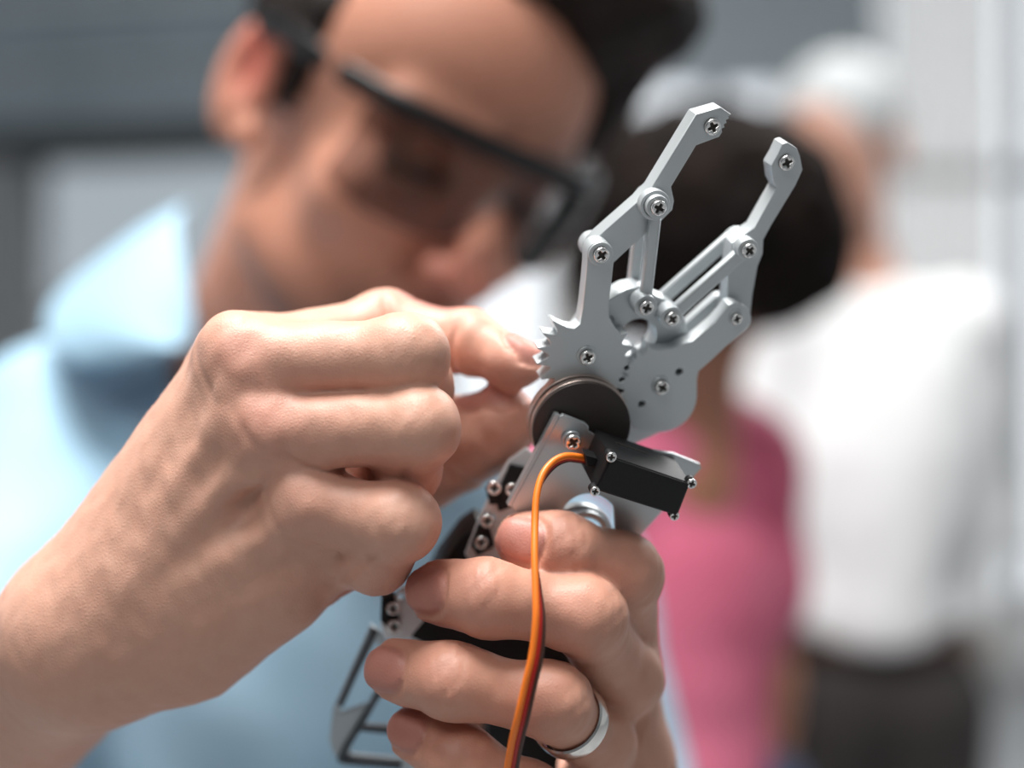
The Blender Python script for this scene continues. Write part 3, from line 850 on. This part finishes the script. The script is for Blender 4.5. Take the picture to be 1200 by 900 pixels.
# ---- right hand: back of the hand towards the camera
rmid = Finger([P(290, 428, .408), P(474, 418, .402), P(486, 452, .418), P(440, 490, .436)], [11.8, 10.4, 8.8, 7.6], np.array([.5, -.4, .6]), crease=.3, bumps=(.98, 1))
rrin = Finger([P(318, 505, .404), P(487, 502, .397), P(472, 548, .410), P(425, 572, .428)], [11.3, 10.2, 8.6, 7.5], np.array([.5, -.6, .2]), crease=.3, bumps=(.98, 1))
rpin = Finger([P(368, 592, .404), P(466, 613, .397), P(440, 653, .408), P(398, 662, .424)], [10.6, 9.5, 8.2, 7.0], np.array([.5, -.6, -.2]), crease=.3, bumps=(.98, 1))
rind = Finger([P(288, 422, .424), P(450, 386, .446), P(548, 401, .438), P(611, 425, .427)], [11.5, 10.4, 9.0, 7.2], np.array([.35, -.25, .9]), crease=.15, bumps=(.98, .82))
rthu = Finger([P(300, 640, .448), P(440, 590, .462), P(540, 522, .450), P(590, 492, .440)], [15, 13.5, 13.0, 11.4], np.array([-.1, -.15, 1.0]), bumps=(1.0, 1.0))
WR = P(104, 745, .432); EL = np.array([-.290, .625, -.205]); SHR = np.array([-.275, .90, -.045])
RF = [rind, rmid, rrin, rpin]


def rhand_sdf(p):
    fs = [f_(p) for f_ in RF]
    d = fs[0]
    for x in fs[1:]: d = smin(d, x, .0016)
    pm = cone(p, WR + [0, 0, .006], P(282, 425, .425), .0190, .0125)
    pm = smin(pm, cone(p, WR, P(290, 430, .412), .0200, .0125), .012)
    pm = smin(pm, cone(p, WR, P(318, 507, .411), .0200, .0112), .012)
    pm = smin(pm, cone(p, WR, P(366, 594, .413), .0195, .0110), .012)
    pm = smin(pm, cone(p, P(318, 690, .418), P(222, 755, .428), .0140, .0172), .016)      # heel of the hand
    pm = smin(pm, cone(p, P(340, 640, .425), P(190, 700, .43), .014, .02), .02)
    pm = smin(pm, cone(p, P(200, 690, .450), P(330, 620, .455), .020, .017), .02)       # ball of the thumb
    pm = smin(pm, cone(p, P(330, 560, .428), P(425, 585, .432), .012, .010), .01)
    pm = smin(pm, cone(p, P(395, 528, .427), P(470, 565, .432), .010, .008), .01)
    d = smin(d, pm, .0095)
    d = smin(d, rthu(p), .006)
    # tendons and knuckles on the back
    for a, b in ((P(150, 690, .408), P(285, 440, .397)), (P(150, 700, .408), P(312, 515, .395)), (P(160, 720, .410), P(360, 600, .395))):
        d = smin(d, cone(p, a + [0, .0012, 0], b + [0, .0012, 0], .0006, .0014), .009)
    for c in (P(272, 405, .404), P(303, 492, .3985), P(350, 578, .3985)):
        d = smin(d, ball(p, c + np.array([0, .004, 0]), .0078), .009)
    # veins
    for a, b in ((P(190, 600, .409), P(300, 560, .3965)), (P(205, 560, .410), P(262, 470, .403)), (P(240, 690, .409), P(330, 640, .400))):
        d = smin(d, cone(p, a + [0, .0006, 0], b + [0, .0006, 0], .0006, .0008), .005)
    d = smin(d, cone(p, WR, EL, .0215, .042), .018)
    d = smin(d, cone(p, WR + [.0, .012, -.004], EL + [0, .02, 0], .017, .035), .018)
    d = d + .00022 * vnoise(p, 420) + .0003 * vnoise(p, 160, 2)
    return d


# ---- left hand: fingers wrapped round the robot arm, nails towards the camera
dn = np.array([0, -1, .15]); LK = dict(crease=.7, bumps=(.92, .88))
lind = Finger([P(735, 780, .447), P(727, 672, .417), P(658, 645, .411), P(614, 634, .414)], [10.4, 10.3, 9.6, 8.8], dn, **LK)
lmid = Finger([P(732, 798, .432), P(684, 722, .402), P(570, 701, .398), P(510, 693, .406)], [11.0, 10.2, 9.5, 8.9], dn, **LK)
lrin = Finger([P(706, 880, .428), P(645, 822, .399), P(530, 798, .397), P(461, 785, .406)], [9.2, 9.6, 9.4, 8.8], dn, **LK)
lpin = Finger([P(690, 975, .430), P(618, 936, .404), P(540, 890, .402), P(484, 857, .410)], [10.4, 9.2, 8.7, 8.0], dn, **LK)
lthu = Finger([P(700, 1010, .478), P(640, 930, .480), P(565, 850, .478), P(548, 800, .470)], [14, 12, 10, 9], np.array([0, 1, .3]))
LW = P(715, 1130, .475); LEL = np.array([.085, .70, -.345]); SHL = np.array([.015, .93, -.135])
LFS = [lind, lmid, lrin, lpin]


def lhand_sdf(p):
    fs = [f_(p) for f_ in LFS]
    d = fs[0]
    for x in fs[1:]: d = smin(d, x, .0016)
    pm = None
    for j, r in ((P(736, 785, .455), .0102), (P(732, 804, .443), .0104), (P(710, 884, .440), .0098), (P(694, 975, .440), .0100)):
        c = cone(p, LW, j, .020, r); pm = c if pm is None else smin(pm, c, .006)
    pm = smin(pm, cone(p, P(700, 1020, .46), P(730, 900, .46), .018, .014), .015)
    d = smin(d, pm, .005)
    d = smin(d, lthu(p), .008)
    for c in (P(742, 794, .424), P(712, 868, .420)):
        d = smin(d, ball(p, c + np.array([0, .004, 0]), .0075), .008)
    d = smin(d, cone(p, LW, LEL, .0245, .040), .02)
    d = d + .00022 * vnoise(p, 420) + .0003 * vnoise(p, 160, 2)
    return d


def upper_sdf(p):
    d = cone(p, EL, SHR, .043, .045)
    d = smin(d, cone(p, LEL, SHL, .041, .045), .02)
    NK2 = NECK_LO + [0, .04, -.07]
    d = smin(d, cone(p, SHR, NK2, .04, .035), .03)
    d = smin(d, cone(p, SHL, NK2, .04, .035), .03)
    d = smin(d, cone(p, NECK_LO, NK2, .045, .045), .03)
    d = smin(d, cone(p, NECK_LO + [0, .06, -.1], np.array([-.1, .99, -.42]), .06, .09), .05)
    d = smin(d, cone(p, WR + (EL - WR) * .60, EL, .0355, .0440), .01)
    d = smin(d, cone(p, LW + (LEL - LW) * .55, LEL, .0345, .0420), .01)
    return d


def grow(parts):
    Vs, Qs, Cs, n = [], [], [], 0
    for V, Q, col in parts:
        Vs.append(V); Qs.append(Q + n); Cs.append(col); n += len(V)
    return np.concatenate(Vs), np.concatenate(Qs), np.concatenate(Cs)


V1, Q1 = nets(rhand_sdf, (-.24, .375, -.18), (.012, .52, .040), .00085)
c1 = np.tile(SKIN, (len(V1), 1))
c1 = spots(V1, c1, [P(268, 402, .392), P(300, 488, .388)], RED, .38, .010)
c1 = spots(V1, c1, [P(440, 545, .40), P(360, 470, .395), P(350, 590, .39)], RED, .15, .014)
c1 = finger_colour(V1, c1, RF + [rthu])
V2, Q2 = nets(lhand_sdf, (-.06, .37, -.225), (.060, .53, -.020), .00095)
c2 = np.tile(SKIN * np.array([.93, .86, .83]), (len(V2), 1))  # same skin, darkened for the shade over this hand
c2 = finger_colour(V2, c2, LFS + [lthu])
V3, Q3 = nets(head_sdf, (-.24, .60, -.09), (.09, .95, .29), .0022)
q = tohead(V3)
c3 = np.tile(SKIN * np.array([.95, .80, .74]), (len(V3), 1))
# stubble around mouth and chin, redder nose and ears, brows and lashes widened with painted socket shade
beard = np.clip(1.15 - np.sqrt(((q[:, 0]) / .055) ** 2 + ((q[:, 2] + .088) / .042) ** 2), 0, 1) * (q[:, 1] > .03)
beard = np.maximum(beard, np.clip(1 - np.abs(q[:, 2] + .080 + .25 * (.08 - q[:, 1])) / .03, 0, 1) * (q[:, 1] > -.0) * .5)
c3 = c3 * (1 - .75 * np.clip(beard * 2, 0, 1)[:, None]) + np.array([.10, .06, .05]) * .75 * np.clip(beard * 2, 0, 1)[:, None]
qa = np.stack([np.abs(q[:, 0]), q[:, 1], q[:, 2]], 1)
c3 = spots(qa, c3, [np.array([0, .115, -.034]), np.array([.012, .10, -.037]), np.array([.084, -.01, .0]), np.array([.084, -.012, .022])], np.array([.62, .20, .16]), .5, .016)
c3 = spots(qa, c3, [np.array([.086, -.008, .006]), np.array([.086, -.012, .020])], np.array([.40, .05, .035]), .7, .010)
for cx in (0.012, .018, .0235):
    c3 = spots(qa, c3, [np.array([cx - .006, .093, -.0645])], np.array([.45, .14, .12]), .6, .007)
brow = np.exp(-((qa[:, 2] - .024 - .05 * (qa[:, 0] - .03)) / .0060) ** 2) * (qa[:, 0] > .012) * (qa[:, 0] < .054) * (qa[:, 1] > .05)
c3 = c3 * (1 - .85 * brow[:, None]) + np.array([.02, .012, .01]) * .85 * brow[:, None]
lash_shade = np.exp(-((qa[:, 2] + .0010) / .0065) ** 2) * (np.abs(qa[:, 0] - .032) < .017) * (qa[:, 1] > .07)  # dark band paints shade across the whole eye, lashes included
c3 = c3 * (1 - .9 * lash_shade[:, None]) + np.array([.015, .01, .008]) * .9 * lash_shade[:, None]
V4, Q4 = nets(upper_sdf, (-.40, .50, -.60), (.20, 1.15, .08), .010)
c4 = np.tile(SKIN, (len(V4), 1))
Vb, Qb, Cb = grow([(V1, Q1, c1), (V2, Q2, c2), (V3, Q3, c3), (V4, Q4, c4)])
link('body', np_mesh('body', Vb, Qb, Cb), m_skin, root)


# hair: short, dark, swept up from the forehead
def hair_sdf(p):
    q = tohead(p); a = np.abs(q[:, 0]); qs = np.stack([a, q[:, 1], q[:, 2]], 1)
    d = ell(q, (0, -.018, .050), (.082, .100, .090))
    d = smin(d, ell(q, (.035, .050, .110), (.060, .052, .034)), .03)
    d = smin(d, ell(q, (.070, .028, .068), (.022, .040, .048)), .02)
    face = ell(q, (-.020, .110, .022), (.075, .075, .072))
    d = smax(d, -face, .008)
    d = smax(d, -(q[:, 2] + .030 - .02 * (q[:, 1] < 0)), .01)          # lower limit at the nape
    d = smax(d, -ell(qs, (.085, .055, -.025), (.045, .050, .062)), .006)
    d = smax(d, -ell(qs, (.084, -.010, -.008), (.020, .026, .036)), .006)
    side_ = cone(qs, (.072, .014, .045), (.073, .012, .000), .009, .005)     # sideburn
    d = smin(d, side_, .006)
    d = d * HS
    return d + .0022 * vnoise(q, 190) + .0012 * vnoise(q, 420, 3)


V, Q = nets(hair_sdf, (-.24, .60, .02), (.12, .98, .36), .003)
link('hair', np_mesh('hair', V, Q), m_hair, root)


# shirt: shell over the torso with an open neck
def shirt_out(p):
    d = cone(p, SHR, NECK_LO + [-.03, .0, -.02], .068, .070)
    d = smin(d, cone(p, SHL, NECK_LO + [.02, .0, -.02], .066, .070), .05)
    CH = np.array([-.155, .875, -.155])
    d = smin(d, ell(p, CH, (.165, .115, .17)), .06)
    d = smin(d, cone(p, np.array([-.18, .93, -.15]), np.array([-.14, .99, -.46]), .12, .13), .06)
    d = smin(d, cone(p, np.array([-.03, .95, -.20]), np.array([-.06, 1.0, -.46]), .11, .13), .06)
    d = smin(d, cone(p, SHR, EL + (SHR - EL) * .12, .066, .055), .035)
    d = smin(d, cone(p, SHL, LEL + (SHL - LEL) * .12, .064, .054), .035)
    u = norm([.8, -.2, .5]); s_ = p @ u
    d = d + .0060 * np.sin(s_ * 95 + 2.2 * vnoise(p, 16)) * vnoise(p, 9, 4) + .0025 * vnoise(p, 38, 1)
    return d


COL = P(258, 445, .845)


def shirt_sdf(p):
    o_ = shirt_out(p)
    neck = cone(p, NECK_LO + [-.0, .02, -.03], fromhead((0, -.03, -.06)), .060, .075)
    d = smax(o_, -neck, .006)
    # the collar gapes open below the throat: a pocket of shade
    gx = ell(p, P(168, 445, .790), (.040, .055, .0185), np.array([[.97, 0, -.24], [0, 1, 0], [.24, 0, .97]]))
    return smax(d, -gx, .006)


V, Q = nets(shirt_sdf, (-.42, .60, -.62), (.22, 1.22, .14), .0055)
sh = link('shirt', np_mesh('shirt', V, Q), m_shirt, root)


# collar: folded band round the neck with a leaf turned out
def sheet(name, grid, th, mat, parent):
    """grid of points -> thin solid sheet"""
    g_ = np.array(grid, float); nr, nc = g_.shape[:2]
    V_ = g_.reshape(-1, 3); n = len(V_); fc = []
    for i in range(nr - 1):
        for j in range(nc - 1):
            a = i * nc + j; fc.append((a, a + 1, a + nc + 1, a + nc))
    me_ = bpy.data.meshes.new(name); me_.from_pydata([tuple(v) for v in V_], [], fc)
    bm = bmesh.new(); bm.from_mesh(me_); bmesh.ops.solidify(bm, geom=bm.faces[:], thickness=th); bm.to_mesh(me_); bm.free()
    o = link(name, me_, mat, parent)
    sb = o.modifiers.new('s', 'SUBSURF'); sb.levels = 2; sb.render_levels = 2
    return o


top = [P(236, 395, .775), P(222, 330, .79), P(208, 262, .825), P(212, 240, .87), P(235, 232, .92)]
mid = [P(212, 412, .765), P(170, 350, .775), P(160, 290, .81), P(165, 262, .87), P(190, 250, .93)]
low = [P(215, 405, .752), P(112, 392, .765), P(95, 345, .80), P(100, 310, .87), P(140, 290, .94)]
tip = [P(226, 408, .757), P(94, 446, .772), P(40, 400, .81), P(50, 350, .88), P(100, 320, .95)]
sheet('collar', [top, mid, low, tip], .003, m_shirt, sh)
# other collar side, mostly behind the hand
top2 = [P(330, 520, .79), P(400, 490, .80), P(450, 470, .83), P(470, 455, .88)]
low2 = [P(345, 575, .775), P(430, 560, .79), P(490, 530, .83), P(510, 500, .88)]
sheet('collar', [top2, low2], .003, m_shirt, sh)
# placket with buttons down the front
pts = [P(355, 560, .772), P(380, 660, .765), P(395, 760, .765), P(400, 860, .77), P(402, 980, .79)]
# trousers and shoes of the main person
def legs_sdf(hip, feet, r0, r1, extra=None):
    def f_(p):
        d = None
        for s_, ft in zip((-1, 1), feet):
            kn = (hip + np.array([s_ * .095, 0, 0]) + ft) / 2 + np.array([0, -.03, 0])
            c = smin(cone(p, hip + [s_ * .08, 0, -.02], kn, r0, r0 * .68), cone(p, kn, ft + [0, .0, .06], r0 * .68, r1), .03)
            d = c if d is None else smin(d, c, .02)
        d = smin(d, ell(p, hip + [0, .01, .02], (.165, .115, .12)), .05)
        return d + .003 * vnoise(p, 22, 1)
    return f_


def shoe(ft, dirv, parent, mat):
    f_ = lambda p: smin(cone(p, ft + [0, 0, .035], ft + np.array(dirv) * .19 + [0, 0, .028], .042, .036), cone(p, ft + [0, 0, .05], ft + [0, 0, .10], .045, .042), .02)
    g_ = lambda p: smax(f_(p), -(p[:, 2] - FZ - .002), .004)
    lo_ = np.minimum(ft, ft + np.array(dirv) * .2) - .08; hi_ = np.maximum(ft, ft + np.array(dirv) * .2) + .16
    lo_[2] = FZ - .02
    V, Q = nets(g_, lo_, hi_, .009)
    link('shoe', np_mesh('shoe', V, Q), mat, parent)


hip = np.array([-.10, 1.0, -.50]); feet = [np.array([-.22, 1.02, FZ]), np.array([.02, 1.0, FZ])]
V, Q = nets(legs_sdf(hip, feet, .095, .065), (-.4, .8, FZ + .02), (.2, 1.25, -.32), .015)
link('trousers', np_mesh('trousers', V, Q), m_jeans, root)
for ft in feet: shoe(ft, (0, -1, 0), root, m_shoe)
bt = bpy.data.meshes
for i in range(len(pts) - 1):
    pass

# ---- safety glasses
gl_t = thing('safety_glasses', 'black framed clear safety glasses on the face of the man in the blue shirt', 'glasses', tuple(fromhead((0, .09, .0)) + O))


def hh(*a): return fromhead(a)


def wrap(x, up=0): return (.085 - 1.9 * abs(x) ** 2.0 * 1.6 + .018 * (1 - min(1, abs(x) / .02)) * 0 + .020 * math.cos(min(abs(x) / .078, 1) * math.pi / 2) + .004, up)


xsn = np.linspace(-.0795, .0795, 33)


def front_y(x): return .020 + .088 * math.sqrt(max(0, 1 - (abs(x) / .0840) ** 2.6))


grid = [[hh(x, front_y(x) + dy, z_) for x in xsn] for dy, z_ in ((.002, .0315), (.0035, .0260), (.003, .0205))]
sheet('glasses_frame', grid, -.0035, m_glassframe, gl_t)
for s_ in (-1, 1):
    tp = [hh(s_ * .0790, .048, .0262), hh(s_ * .0850, .02, .0280), hh(s_ * .0860, -.01, .029), hh(s_ * .085, -.035, .018), hh(s_ * .080, -.046, -.008)]
    g2 = [[t_ + HR @ np.array([0, 0, dz]) for t_ in tp] for dz in (-.006, 0, .006)]
    sheet('temple', g2, .0025 * s_, m_glassframe, gl_t)
rows = []
for t in np.linspace(0, 1, 9):
    row = []
    for x in xsn[2:-2]:
        ax = abs(x)
        bot = -.024 + .030 * math.exp(-(ax / .013) ** 2) + .012 * max(0, (ax - .05) / .026) ** 2
        z_ = .0215 + (bot - .0215) * t
        row.append(hh(x, front_y(x) + .003 - .010 * t * t * (ax / .076) - .004 * t, z_))
    rows.append(row)
sheet('lens', rows, .0015, m_lens, gl_t)

# ---- wedding ring
ax = norm(lrin.j[1] - lrin.j[0]); rc = lrin.j[0] + (lrin.j[1] - lrin.j[0]) * .64
u_ = norm(np.cross(ax, [0, 0, 1])); v_ = np.cross(ax, u_)
ring_me = lathe([(.0102, -.0026), (.0104, -.0029), (.0110, -.0025), (.0113, -.0010), (.0113, .0010), (.0110, .0025), (.0104, .0029), (.0102, .0026), (.0102, -.0026)], 64)
mt = Matrix.Identity(4)
for i in range(3): mt[i][0] = u_[i]; mt[i][1] = v_[i]; mt[i][2] = ax[i]; mt[i][3] = rc[i]
ring_me.transform(mt)
rg_ = link('ring', ring_me, m_ringm, origin=tuple(rc + O))
rg_['label'] = 'plain silver wedding ring on the ring finger of the hand holding the robotic arm'; rg_['category'] = 'ring'


# ================================================================ people behind
def simple_head(p, c, s, fwd, up):
    fwd = norm(fwd); up = norm(np.asarray(up) - fwd * (np.asarray(up) @ fwd)); rt = np.cross(fwd, up)
    R = np.stack([rt, fwd, up], 1)
    q = (p - c) @ R / s; qs = np.stack([np.abs(q[:, 0]), q[:, 1], q[:, 2]], 1)
    d = ell(q, (0, -.012, .045), (.074, .094, .082)); d = smin(d, ell(q, (0, .032, -.02), (.058, .054, .085)), .03)
    d = smin(d, cone(qs, (.045, .01, -.062), (.0, .072, -.098), .018, .02), .025)
    d = smax(d, -ball(qs, (.032, .100, .002), .0165), .010)
    d = smin(d, cone(q, (0, .083, .016), (0, .108, -.032), .008, .012), .010)
    d = smin(d, cone(qs, (0, .090, -.064), (.018, .082, -.065), .005, .003), .006)
    d = smin(d, ell(qs, (.080, -.014, 0), (.008, .018, .031)), .006)
    return d * s, q


# woman in pink with big curly hair, seen from behind
wr = thing('person', 'woman with big dark curly hair and pink top seen behind the robotic arm', 'person', (0.20, 1.62, 0))
WH = P(828, 266, 1.52)
wfwd = np.array([.55, .80, -.1])
WSL = P(655, 560, 1.50); WSR = P(868, 545, 1.62)
WH0 = WH + [0, 0, -.02]


def wbody(p):
    d, _ = simple_head(p, WH0, .95, wfwd, (0, 0, 1))
    nb_ = P(800, 520, 1.57)
    d = smin(d, cone(p, WH0 + [0, 0, -.04], nb_, .05, .055), .03)
    d = smin(d, cone(p, WSL + [.0, 0, -.0], WSR, .045, .045), .04)
    for sh_, el_, wr_ in ((WSL, P(640, 800, 1.50), P(700, 980, 1.40)), (WSR, P(898, 800, 1.62), P(890, 1010, 1.60))):
        d = smin(d, smin(cone(p, sh_, el_, .043, .034), cone(p, el_, wr_, .034, .024), .02), .03)
        hd = wr_ + norm(wr_ - el_) * .06
        d = smin(d, cone(p, wr_, hd, .022, .028), .015)
        for k in range(4):
            b_ = hd + np.array([(k - 1.5) * .014, 0, 0]); d = smin(d, cone(p, b_, b_ + norm(wr_ - el_) * .065, .009, .007), .004)
    d = smin(d, cone(p, nb_ + [0, 0, -.05], P(790, 1000, 1.6), .07, .08), .05)
    return d


V, Q = nets(wbody, (-.02, 1.25, -.85), (.45, 1.85, .33), .008)
link('body', np_mesh('body', V, Q, np.tile(np.array([.40, .18, .11]), (len(V), 1))), m_skin_far, wr)


def whair(p):
    R_ = np.eye(3)
    d = ell(p, WH + [.0, .0, .010], (.152, .150, .122))
    d = smin(d, ell(p, P(918, 312, 1.55), (.072, .08, .060)), .05)
    d = smin(d, ell(p, P(760, 330, 1.52), (.09, .09, .06)), .05)
    fc = WH0 + norm(wfwd) * .13 + np.array([0, 0, -.03]); d = smax(d, -ball(p, fc, .075), .02)
    return d + .008 * vnoise(p, 60) + .005 * vnoise(p, 120, 2)


V, Q = nets(whair, (.0, 1.28, -.02), (.45, 1.85, .37), .007)
link('hair', np_mesh('hair', V, Q), m_curl, wr)


def wtop(p):
    d = ell(p, P(775, 660, 1.60), (.128, .105, .19))
    d = smin(d, cone(p, WSL, WSR, .058, .058), .05)
    d = smin(d, cone(p, P(800, 500, 1.58), WSR, .068, .056), .04)
    d = smin(d, cone(p, WSR, P(893, 690, 1.62), .060, .056), .03)
    d = smin(d, cone(p, WSL, P(648, 690, 1.50), .060, .056), .03)
    d = smin(d, cone(p, P(775, 700, 1.6), P(770, 980, 1.6), .11, .135), .06)
    nb_ = P(812, 425, 1.57); d = smax(d, -cone(p, nb_ + [0, 0, .08], nb_ + [0, 0, -.02], .070, .054), .01)
    d = smax(d, -(p[:, 2] + .58), .01)
    return d + .005 * np.sin(p[:, 2] * 60 + 3 * vnoise(p, 10)) * vnoise(p, 8, 3)


V, Q = nets(wtop, (-.02, 1.30, -.62), (.47, 1.85, .10), .010)
link('top', np_mesh('top', V, Q), m_pink, wr)
whip = np.array([.17, 1.60, -.50]); wf = [np.array([.08, 1.60, FZ]), np.array([.26, 1.62, FZ])]
V, Q = nets(legs_sdf(whip, wf, .09, .055), (-.1, 1.4, FZ + .02), (.45, 1.85, -.36), .018)
link('trousers', np_mesh('trousers', V, Q), m_jeans, wr)
for ft in wf: shoe(ft, (.3, .95, 0), wr, m_shoe)

# man in white shirt and dark trousers
mr = thing('person', 'grey haired man in white shirt and dark trousers standing furthest back', 'person', (0.58, 2.25, 0))
MD = 2.25
MH = P(985, 185, MD)
mf = np.array([-.35, .93, 0.0])
SL = P(905, 372, MD - .02); SR = P(1125, 385, MD + .06)
mfwd = np.array([-.62, -.70, -.25])


def mbody(p):
    d, _ = simple_head(p, MH, 1.14, mfwd, (0, 0, 1))
    nb_ = P(1010, 340, MD + .04)
    d = smin(d, cone(p, MH + [0, .01, -.05], nb_, .053, .06), .03)
    d = smin(d, cone(p, SL, SR, .05, .05), .04)
    for sh_, el_, wr_ in ((SL, P(880, 590, MD - .05), P(900, 760, MD - .10)), (SR, P(1150, 600, MD + .09), P(1110, 790, MD + .02))):
        d = smin(d, smin(cone(p, sh_, el_, .048, .038), cone(p, el_, wr_, .038, .026), .02), .03)
        hd = wr_ + norm(wr_ - el_) * .05
        d = smin(d, cone(p, wr_, hd, .025, .03), .015)
        for k in range(4):
            b_ = hd + np.array([(k - 1.5) * .015, 0, 0]); d = smin(d, cone(p, b_, b_ + norm(wr_ - el_) * .06, .009, .008), .004)
    d = smin(d, cone(p, nb_ + [0, 0, -.1], P(1010, 700, MD), .07, .07), .06)
    return d


V, Q = nets(mbody, (.25, 1.95, -.70), (.85, 2.55, .58), .010)
link('body', np_mesh('body', V, Q, np.tile(np.array([.62, .34, .25]), (len(V), 1))), m_skin_far, mr)


def mhair(p):
    f_ = norm(mfwd); up = norm(np.array([0, 0, 1.]) - f_ * f_[2]); R_ = np.stack([np.cross(f_, up), f_, up], 1)
    q = (p - MH) @ R_ / 1.12
    d = ell(q, (0, -.018, .052), (.083, .102, .092)); d = smax(d, -ell(q, (0, .115, .0), (.09, .085, .095)), .01)
    d = smax(d, -(q[:, 2] + .02), .01)
    return d + .003 * vnoise(q, 120)


V, Q = nets(mhair, tuple(MH - .14), tuple(MH + .19), .006)
link('hair', np_mesh('hair', V, Q), m_grey, mr)


def mshirt(p):
    d = ell(p, P(1015, 520, MD), (.185, .12, .25))
    d = smin(d, cone(p, SL, SR, .066, .066), .06)
    d = smin(d, cone(p, SL, P(878, 600, MD - .05), .070, .060), .03)
    d = smin(d, cone(p, SR, P(1150, 610, MD + .09), .070, .052), .03)
    d = smin(d, cone(p, P(1150, 610, MD + .09), P(1118, 760, MD + .02), .052, .042), .02)
    d = smin(d, cone(p, P(878, 600, MD - .05), P(900, 740, MD - .10), .058, .042), .02)
    d = smin(d, cone(p, P(1015, 560, MD), P(1018, 705, MD), .13, .135), .06)
    nb_ = P(1005, 320, MD + .02); d = smax(d, -cone(p, nb_ + [0, 0, .06], nb_ + [0, 0, -.02], .07, .062), .01)
    d = smax(d, -(p[:, 2] + .400), .012)
    return d + .005 * vnoise(p, 26, 1)


V, Q = nets(mshirt, (.20, 1.95, -.44), (.92, 2.55, .27), .011)
link('shirt', np_mesh('shirt', V, Q), m_white, mr)
mh = np.array([P(1020, 800, MD)[0], MD, -.50]); mfeet = [np.array([mh[0] - .11, MD - .02, FZ]), np.array([mh[0] + .12, MD + .05, FZ])]
V, Q = nets(legs_sdf(mh, mfeet, .105, .07), (.25, 2.0, FZ + .02), (.90, 2.55, -.30), .018)
link('trousers', np_mesh('trousers', V, Q), m_trous, mr)
bm_ = lathe([(.150, -.02), (.156, -.018), (.156, .018), (.150, .02)], 48)
bm_.transform(Matrix.Translation((mh[0], MD + .005, -.39)) @ Matrix.Diagonal((1, .78, 1, 1))); link('belt', bm_, m_belt, mr)
for ft in mfeet: shoe(ft, (-.3, -.95, 0), mr, m_shoe)
